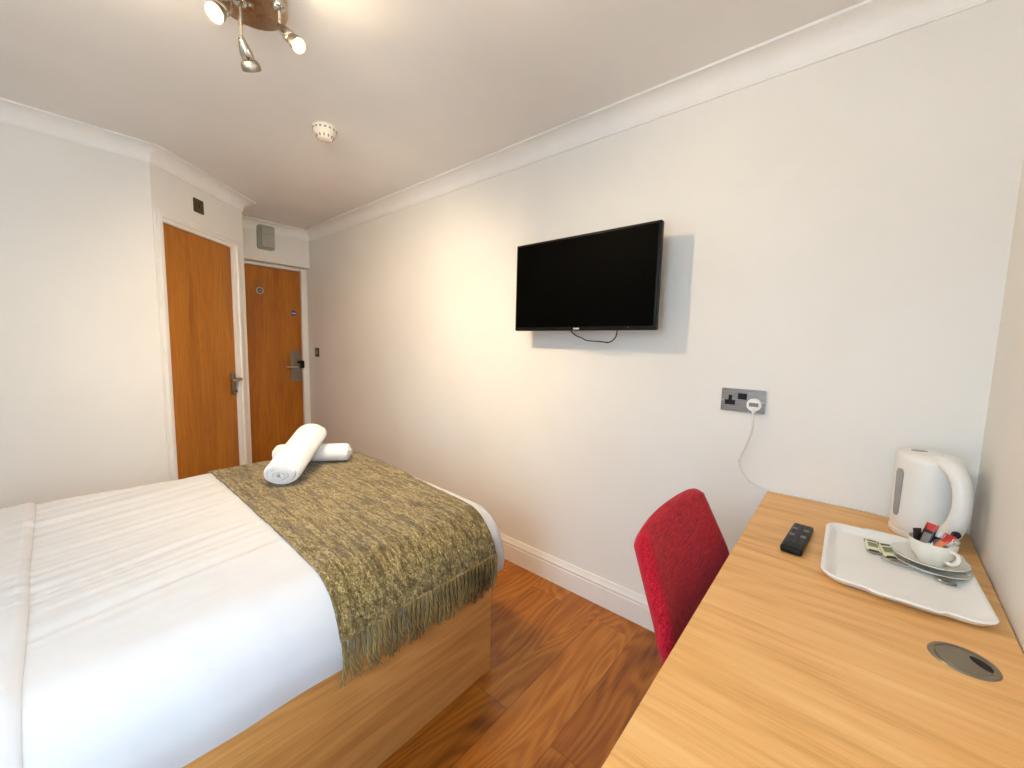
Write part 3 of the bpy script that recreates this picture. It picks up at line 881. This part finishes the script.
# ------------------------------------------------------------------ smoke detector
SX, SY = -2.035, .935
t = thing('smoke_detector', 'round cream smoke detector on the ceiling', 'smoke detector', (SX, SY, H))
TM = Matrix.Translation((SX, SY, H))
bm = bmesh.new(); lathe(bm, [(.0005, -.030), (.046, -.030), (.052, -.024), (.055, -.006), (.055, -.0004)], 48, TM, cap1=True); obj('base', bm, M['cream_pl'], t, 40)
bm = bmesh.new(); lathe(bm, [(.0005, -.058), (.024, -.058), (.033, -.053), (.037, -.044), (.042, -.034), (.046, -.0295)], 48, TM); obj('sensor_cap', bm, M['cream_pl'], t, 40)
bm = bmesh.new()
for k in range(16):
    a = 2*PI*k/16; box(bm, -.0045, .0045, -.0012, .0012, -.0035, .0035, mat=TM @ Matrix.Rotation(a, 4, 'Z') @ Matrix.Translation((0, -.0543, -.0165)))
obj('vent_slots', bm, M['slot_grey'], t)
bm = bmesh.new()
for k in range(12):
    a = 2*PI*k/12; box(bm, -.003, .003, -.0015, .0015, -.006, .006, mat=TM @ Matrix.Rotation(a, 4, 'Z') @ Matrix.Translation((0, -.0375, -.047)) @ Matrix.Rotation(.4, 4, 'X'))
obj('vent_slots', bm, M['slot_grey'], t)

# ------------------------------------------------------------------ tray and tea things
TX0, TX1, TY0, TY1 = -.012, .254, 1.092, 1.464
TCX, TCY, TW, TD = (TX0+TX1)/2, (TY0+TY1)/2, TX1-TX0, TY1-TY0
def trayloop(inset, z, r):
    w, h = TW-2*inset, TD-2*inset; o = rrect(w, h, max(.012, r-inset), 10, TCX, TCY); out = []
    # densify long edges and pull the grip notch out on both short edges
    res = []
    n = len(o)
    for i in range(n):
        a = Vector(o[i]); b = Vector(o[(i+1) % n]); res.append(a)
        if (b-a).length > .05:
            for k in range(1, 24): res.append(a.lerp(b, k/24))
    for p in res:
        for sy in (-1, 1):
            if (p.y-TCY)*sy > TD/2-inset-.002:
                u = abs(p.x-TCX-.004); s = max(0, min(1, (.058-u)/.012)); s = s*s*(3-2*s)
                p.y += sy*.010*s*max(0, 1-inset/.03)
        out.append((p.x, p.y, z))
    return out
t = thing('serving_tray', 'white rectangular serving tray with rounded corners on the desk', 'tray', (TCX, TCY, DZ))
bm = bmesh.new(); loops = []
for ins, z in ((.026, .0008), (.012, .006), (.002, .0155), (0, .0185), (.002, .0205), (.006, .021), (.010, .0195), (.020, .0095), (.027, .0062), (.032, .0055)):
    loops.append([bm.verts.new((x, y, DZ+zz)) for x, y, zz in trayloop(ins, z, .042)])
n = len(loops[0])
for a, b in zip(loops, loops[1:]):
    for k in range(n): bm.faces.new((a[k], a[(k+1) % n], b[(k+1) % n], b[k]))
bm.faces.new(loops[-1]); bm.faces.new(list(reversed(loops[0])))
obj('tray_body', bm, M['tray'], t, 50)
TZ0 = DZ+.0055
def saucer(cx, cy, z, R, label):
    bm = bmesh.new(); T = Matrix.Translation((cx, cy, z))
    lathe(bm, [(.0004, .0035), (.024, .0035), (.027, .0045), (.034, .0055), (R*.72, .009), (R*.95, .0155), (R, .0172), (R*.995, .0152), (R*.72, .0062), (.034, .002), (.030, 0), (.027, .0006), (.0004, .0012)], 64, T)
    o = obj('saucer', bm, M['china'], None, 50); return tag(o, label, 'saucer')
SCX, SCY = .183, 1.342
saucer(SCX+.004, SCY-.012, TZ0, .066, 'lower white saucer, beneath the saucer that holds the cup')
saucer(SCX, SCY, TZ0+.0105, .0665, 'upper white saucer directly under the teacup')
CZ = TZ0+.0105+.0036
t = thing('teacup', 'white china teacup filled with sachets on the saucer', 'cup', (SCX+.004, SCY+.002, CZ))
CCX, CCY = SCX+.004, SCY+.002
bm = bmesh.new(); T = Matrix.Translation((CCX, CCY, CZ))
lathe(bm, [(.0004, .001), (.021, .001), (.022, 0), (.025, .0005), (.027, .006), (.033, .014), (.0385, .026), (.0405, .040), (.0415, .052), (.0412, .0535), (.0400, .0530), (.0382, .040), (.036, .027), (.030, .015), (.020, .008), (.0004, .006)], 56, T)
obj('bowl', bm, M['china'], t, 50)
hd_ = Vector((.62, -.78, 0)).normalized()
bm = bmesh.new()
def ch(r, z): return Vector((CCX, CCY, CZ+z)) + hd_*r
tube(bm, smooth_path([ch(.038, .043), ch(.047, .046), ch(.055, .043), ch(.0575, .034), ch(.053, .023), ch(.044, .016), ch(.033, .016)], 6), .0036, 12, ell=(1.25, .85), up=hd_.cross(Vector((0, 0, 1))))
obj('cup_handle', bm, M['china'], t, 60)
# teaspoon on the tray
bm = bmesh.new(); a = Vector((.100, 1.303, TZ0+.004)); b = Vector((.205, 1.268, TZ0+.004)); d = (b-a).normalized(); sd = d.cross(Vector((0, 0, 1)))
prof = [(0, .0042), (.03, .0045), (.09, .0028), (.128, .003), (.142, .0032), (.15, .008), (.165, .0125), (.18, .0122), (.192, .007), (.197, .0012)]
Lsp = (b-a).length+.045; rows = []
for s, w in prof:
    u = s/.197; z = .0015 + (.006*max(0, math.sin((u-.05)*PI))*(1 if u < .75 else .3)); p = a + d*(u*(Lsp-.03))
    rows.append([bm.verts.new(p+sd*(w*k)+Vector((0, 0, z-(0.0035*(1-k*k) if u > .74 else -.0004*(1-k*k))))) for k in (-1, -.6, 0, .6, 1)])
for r0, r1 in zip(rows, rows[1:]):
    for k in range(4): bm.faces.new((r0[k], r0[k+1], r1[k+1], r1[k]))
o = obj('teaspoon', bm, M['steel'], None, 70); tag(o, 'steel teaspoon lying on the tray in front of the saucers', 'spoon')
md = o.modifiers.new('thickness', 'SOLIDIFY'); md.thickness = .0014; md.offset = 1

def sachet(name, label, F_, w, l, th, mats, group):
    """flat pillow packet: local x width, y length, z thickness; mats = (body, band, print)"""
    t = thing(name, label, 'sachet', tuple(F_.translation), 0, group)
    bm = bmesh.new(); NX, NY = 8, 12; up_ = []; lo = []
    for j in range(NY+1):
        ru = []; rl = []
        for i in range(NX+1):
            x = -w/2+w*i/NX; y = -l/2+l*j/NY
            f = max(0, 1-(2*x/w)**4)*max(0, 1-(2*y/l)**6)
            ru.append(bm.verts.new(F_ @ Vector((x, y, th*f/2+.0003)))); rl.append(bm.verts.new(F_ @ Vector((x, y, -th*f/2-.0003))))
        up_.append(ru); lo.append(rl)
    for j in range(NY):
        for i in range(NX):
            bm.faces.new((up_[j][i], up_[j][i+1], up_[j+1][i+1], up_[j+1][i])); bm.faces.new((lo[j][i+1], lo[j][i], lo[j+1][i], lo[j+1][i+1]))
    ring = [(0, i) for i in range(NX+1)]+[(j, NX) for j in range(1, NY+1)]+[(NY, i) for i in range(NX-1, -1, -1)]+[(j, 0) for j in range(NY-1, 0, -1)]
    for (j, i), (jj, ii) in zip(ring, ring[1:]+ring[:1]): bm.faces.new((up_[j][i], lo[j][i], lo[jj][ii], up_[jj][ii]))
    obj('packet', bm, mats[0], t, 60)
    def patch(nm, x0, x1, y0, y1, m):
        bm = bmesh.new()
        for s in (1, -1):
            g = [[bm.verts.new(F_ @ Vector((x0+(x1-x0)*i/4, y0+(y1-y0)*j/4, s*(th*max(0, 1-(2*(x0+(x1-x0)*i/4)/w)**4)*max(0, 1-(2*(y0+(y1-y0)*j/4)/l)**6)/2+.0006)))) for i in range(5)] for j in range(5)]
            for j in range(4):
                for i in range(4): bm.faces.new((g[j][i], g[j][i+1], g[j+1][i+1], g[j+1][i]))
        obj(nm, bm, m, t)
    if mats[1] is not None: patch('end_band', -w/2, w/2, l*.26, l/2, mats[1]); 
    if len(mats) > 3 and mats[3] is not None: patch('end_band', -w/2, w/2, -l/2, -l*.40, mats[3])
    if mats[2] is not None: patch('printed_panel', -w*.33, w*.3, -l*.2, l*.16, mats[2])
    return t
def pose(p, xdir, ydir):
    x = Vector(xdir).normalized(); y = Vector(ydir).normalized(); z = x.cross(y).normalized(); x = y.cross(z)
    m = Matrix((x, y, z)).transposed().to_4x4(); m.translation = Vector(p); return m
G1 = 'sachets standing in the teacup'; G2 = 'wrapped sachets lying on the tray'
c = Vector((CCX, CCY, CZ))
sachet('sachet', 'dark sachet with a red end, tallest in the teacup', pose(c+Vector((-.011, .002, .055)), (.9, -.35, .2), (.25, .25, .93)), .022, .072, .005, (M['black_paper'], M['red_paper'], M['grey_paper']), G1)
sachet('sachet', 'black sachet at the left inside the teacup', pose(c+Vector((-.024, .008, .042)), (.8, .5, 0), (-.12, .1, .95)), .018, .058, .005, (M['black_paper'], None, None), G1)
sachet('sachet', 'orange sachet leaning forward in the teacup', pose(c+Vector((.008, -.008, .045)), (.75, -.55, .3), (.45, .25, .55)), .018, .052, .005, (M['orange_paper'], M['red_paper'], None), G1)
sachet('sachet', 'red and white sachet at the back right in the teacup', pose(c+Vector((.020, .008, .046)), (.7, -.5, -.3), (.35, .45, .75)), .020, .055, .005, (M['white_paper'], M['red_paper'], None), G1)
sachet('sachet', 'white sachet lying low at the right rim of the teacup', pose(c+Vector((.018, -.010, .042)), (.6, -.7, .1), (.75, .55, .35)), .015, .046, .006, (M['white_paper'], None, M['grey_paper']), G1)
sachet('sachet', 'pale sachet lying low at the left front in the teacup', pose(c+Vector((-.010, -.014, .036)), (.8, -.4, .25), (.2, .6, .5)), .016, .045, .005, (M['white_paper'], M['black_paper'], None), G1)
sachet('sachet', 'black and white sachet in the middle of the teacup, behind the orange one', pose(c+Vector((.006, .006, .046)), (.8, -.5, .1), (.05, .35, .85)), .017, .054, .004, (M['black_paper'], M['white_paper'], M['grey_paper']), G1)
sachet('wrapped_sachet', 'cream and green wrapped sachet on the tray, farther from the saucer', pose((.086, 1.368, TZ0+.006), (.95, -.2, 0), (-.05, .99, 0)), .030, .082, .008, (M['cream_paper'], M['brown_paper'], M['green_paper'], M['brown_paper']), G2)
sachet('wrapped_sachet', 'cream and green wrapped sachet on the tray touching the saucer', pose((.114, 1.352, TZ0+.009), (.9, -.35, .05), (-.15, .97, .05)), .028, .080, .008, (M['cream_paper'], M['brown_paper'], M['green_paper'], M['brown_paper']), G2)

# ------------------------------------------------------------------ kettle
KX, KY = .194, 1.585
kd = Vector((.46, -.89, 0)).normalized(); ks = Vector((kd.y, -kd.x, 0))     # handle direction, side direction
if ks.x > 0: ks = -ks
t = thing('kettle', 'white plastic electric kettle in the corner of the desk', 'kettle', (KX, KY, DZ))
KB = Matrix.Translation((KX, KY, DZ))
bm = bmesh.new(); lathe(bm, [(.0005, .0004), (.064, .0004), (.067, .004), (.067, .016), (.065, .018), (.0005, .018)], 56, KB); obj('power_base', bm, M['white_pl'], t, 40)
def kp(r, s, z): return Vector((KX, KY, DZ+z)) + kd*r + ks*s
bm = bmesh.new(); NS = 64; rings = []
for z, r, sp in ((.019, .0635, 0), (.022, .0655, 0), (.05, .0665, 0), (.10, .0665, .001), (.15, .067, .005), (.19, .068, .012), (.216, .068, .020), (.228, .065, .019), (.2345, .056, .012), (.238, .038, .004), (.239, .001, 0)):
    ring = []
    for k in range(NS):
        a = 2*PI*k/NS; cx, sy = math.cos(a), math.sin(a)
        f = max(0, -cx)**6                                  # spout lip, opposite the handle
        rr = r + sp*f*1.4
        ring.append(bm.verts.new(kp(rr*cx, rr*sy, z)))
    rings.append(ring)
for a, b in zip(rings, rings[1:]):
    for k in range(NS): bm.faces.new((a[k], a[(k+1) % NS], b[(k+1) % NS], b[k]))
bm.faces.new(list(reversed(rings[0]))); bm.faces.new(rings[-1])
obj('body', bm, M['white_pl'], t, 50)
bm = bmesh.new()
hp = smooth_path([kp(.018, 0, .2165), kp(.054, 0, .222), kp(.083, 0, .214), kp(.106, 0, .186), kp(.115, 0, .145), kp(.113, 0, .102), kp(.101, 0, .066), kp(.080, 0, .042), kp(.050, 0, .032)], 6)
nh = len(hp)
rad = []
for i in range(nh):
    u = i/(nh-1); rad.append(.0185+.003*math.cos(u*2*PI)+.006*max(0, u-.75)/.25)
tube(bm, hp, rad, 24, ell=(1.0, 1.2), up=ks)
obj('handle', bm, M['white_pl'], t, 70)
bm = bmesh.new(); lathe(bm, [(.0004, .003), (.030, .0025), (.036, 0), (.036, -.004)], 40, Matrix.Translation(kp(-.012, 0, .2385))); kl = obj('lid', bm, M['white_pl'], t, 50)
bm = bmesh.new(); prism(bm, [(.017*math.cos(a*PI/12), .011*math.sin(a*PI/12)) for a in range(24)], .0022, .0042, Matrix.Translation(kp(-.010, .020, .2385))); obj('lid_button', bm, M['window_grey'], kl, 40)
# water gauge on the side of the body
bm = bmesh.new(); ang0 = math.radians(86); g = []
for j in range(15):
    v = j/14; z = .055+.135*v
    hw = .17*(1-max(0, abs(v-.5)*2-.80)**2*12)
    g.append([])
    for i in range(7):
        a = ang0 + (-1+2*i/6)*max(.03, hw)*(.75+.3*v)
        r = .0668 if z < .12 else .0668-.0000*z
        r = .0676+.006*max(0, z-.1)
        g[-1].append(bm.verts.new(kp(r*math.cos(a), r*math.sin(a), z)))
for r0, r1 in zip(g, g[1:]):
    for i in range(6): bm.faces.new((r0[i], r0[i+1], r1[i+1], r1[i]))
o = obj('water_gauge', bm, M['window_grey'], t, 60); o.modifiers.new('thickness', 'SOLIDIFY').thickness = .002
# switch at the foot of the handle
bm = bmesh.new(); lathe(bm, [(.0004, .006), (.008, .005), (.0105, 0)], 24, frame(kp(.118, .006, .056), ks, (kd*.8+Vector((0, 0, -.1))+Vector((0, -.4, .2))).normalized())); obj('power_switch', bm, M['navy'], t, 50)
bm = bmesh.new(); box(bm, -.008, .008, -.006, .006, -.004, .004, .0025, 2, frame(kp(.112, 0, .036), kd)); obj('switch_lever', bm, M['white_pl'], t, 50)
bm = bmesh.new()
cord = [(-.2535, 1.668, 1.052), (-.2535, 1.668, 1.036), (-.2545, 1.678, .968), (-.2724, 1.685, .900), (-.2880, 1.685, .846), (-.2745, 1.685, .799), (-.2365, 1.688, .7665), (-.185, 1.690, .7535), (-.10, 1.6915, .7535), (-.01, 1.6915, .7535), (.08, 1.69, .7535), (.15, 1.675, .7535), (.18, 1.645, .7545)]
tube(bm, smooth_path(cord, 6), .0032, 10)
obj('power_cord', bm, M['white_pl'], t, 60)
bm = bmesh.new(); prism(bm, rrect(.046, .046, .021, 8, -.2535, us*1.064), .0100, .032, FS); bmesh.ops.bevel(bm, geom=[e for e in bm.edges if e.calc_face_angle(0) > 1], offset=.004, segments=3, affect='EDGES')
sbox(bm, -.2605, -.2465, 1.034, 1.05, .014, .028, .003)
pl = obj('plug', bm, M['white_pl'], t, 50)
bm = bmesh.new(); sbox(bm, -.2685, -.2385, 1.0575, 1.0715, .031, .0328); sbox(bm, -.268, -.25, 1.066, 1.0685, .032, .0333)
obj('plug_label', bm, M['grey_paper'], pl)

# ------------------------------------------------------------------ remote control
t = thing('remote_control', 'black television remote control lying on the desk', 'remote control', (-.067, 1.285, DZ), math.radians(-4))
bm = bmesh.new(); box(bm, -.0235, .0235, -.096, .096, .0008, .019, .006, 4); obj('shell', bm, M['black'], t, 50, local=True)
for r in range(9):
    for cc in (-1, 0, 1):
        y = .078-r*.0165; big = r in (2, 5) and cc != 0
        bm = bmesh.new()
        if big: box(bm, cc*.0125-.0058, cc*.0125+.0058, y-.0068, y+.0068, .018, .0214, .0015, 2)
        else: box(bm, cc*.0125-.0044, cc*.0125+.0044, y-.0042, y+.0042, .018, .0208, .0012, 2)
        o = obj('button', bm, M['grey_btn' if big else 'btn_dark'], t, 50, local=True)
        if big: o['label'] = 'larger pale grey button'

# ------------------------------------------------------------------ lights
SKY1, SKY2, DAY, WARM = 118, 225, (.58, .78, 1.0), (1.0, .76, .47)
def area(name, loc, direction, sx, sy, energy, color):
    L = bpy.data.lights.new(name, 'AREA'); L.shape = 'RECTANGLE'; L.size = sx; L.size_y = sy; L.energy = energy; L.color = color
    o = bpy.data.objects.new(name, L); COL.objects.link(o); o.location = loc
    o.rotation_euler = Vector(direction).to_track_quat('-Z', 'Y').to_euler(); return o
# open sky seen through the window behind the camera
wc = FR @ Vector(((W0+W1)/2, -sr*2.2, 2.7))
area('sky_beside_desk', wc, (FR.to_3x3() @ Vector((0, sr, 0))) + Vector((0, 0, -.55)), 2.6, 1.8, SKY1, (.74, .88, 1.0))
area('sky_behind_camera', ((VX0+VX1)/2, -3.1, 3.2), (0, 1, -.75), 2.6, 1.8, SKY2, DAY)
for (p, d, k), g in zip(LIGHTS, (0, 1.8, 9.0)):
    L = bpy.data.lights.new('halogen_lamp', 'SPOT'); L.energy = k; L.color = WARM; L.shadow_soft_size = .018
    L.spot_size = math.radians(150 if g else 135); L.spot_blend = .7 if g else 1.0
    o = bpy.data.objects.new('halogen_lamp', L); COL.objects.link(o); o.location = p
    o.rotation_euler = d.to_track_quat('-Z', 'Y').to_euler()
    if g:      # added point lamp to brighten the ceiling, standing in for spill from the bulb
        L = bpy.data.lights.new('added_spill', 'POINT'); L.energy = g; L.color = WARM; L.shadow_soft_size = .02
        o = bpy.data.objects.new('added_spill', L); COL.objects.link(o); o.location = p
w = bpy.data.worlds.new('World'); SC.world = w; w.use_nodes = True
bg = w.node_tree.nodes['Background']; bg.inputs[0].default_value = (.60, .80, 1, 1); bg.inputs[1].default_value = 8.8

# ------------------------------------------------------------------ camera
cam = bpy.data.cameras.new('camera'); co = bpy.data.objects.new('camera', cam); COL.objects.link(co)
R_ = ((0.7596, 0.6499, 0.0245), (0.0818, -0.0581, -0.995), (-0.6452, 0.7578, -0.0973))   # right, down, forward
r = Vector(R_[0]); dn = Vector(R_[1]); fw = Vector(R_[2])
m = Matrix((r, -dn, -fw)).transposed()
co.matrix_world = Matrix.Translation((0, 0, 1.26)) @ m.to_4x4()
cam.sensor_width = 36; cam.lens = 394.214/1024*36; cam.clip_start = .02
SC.camera = co
SC.view_settings.view_transform = 'Standard'; SC.view_settings.look = 'None'; SC.view_settings.gamma = 1
SC.view_settings.use_curve_mapping = False
SC.view_settings.exposure = 0.1
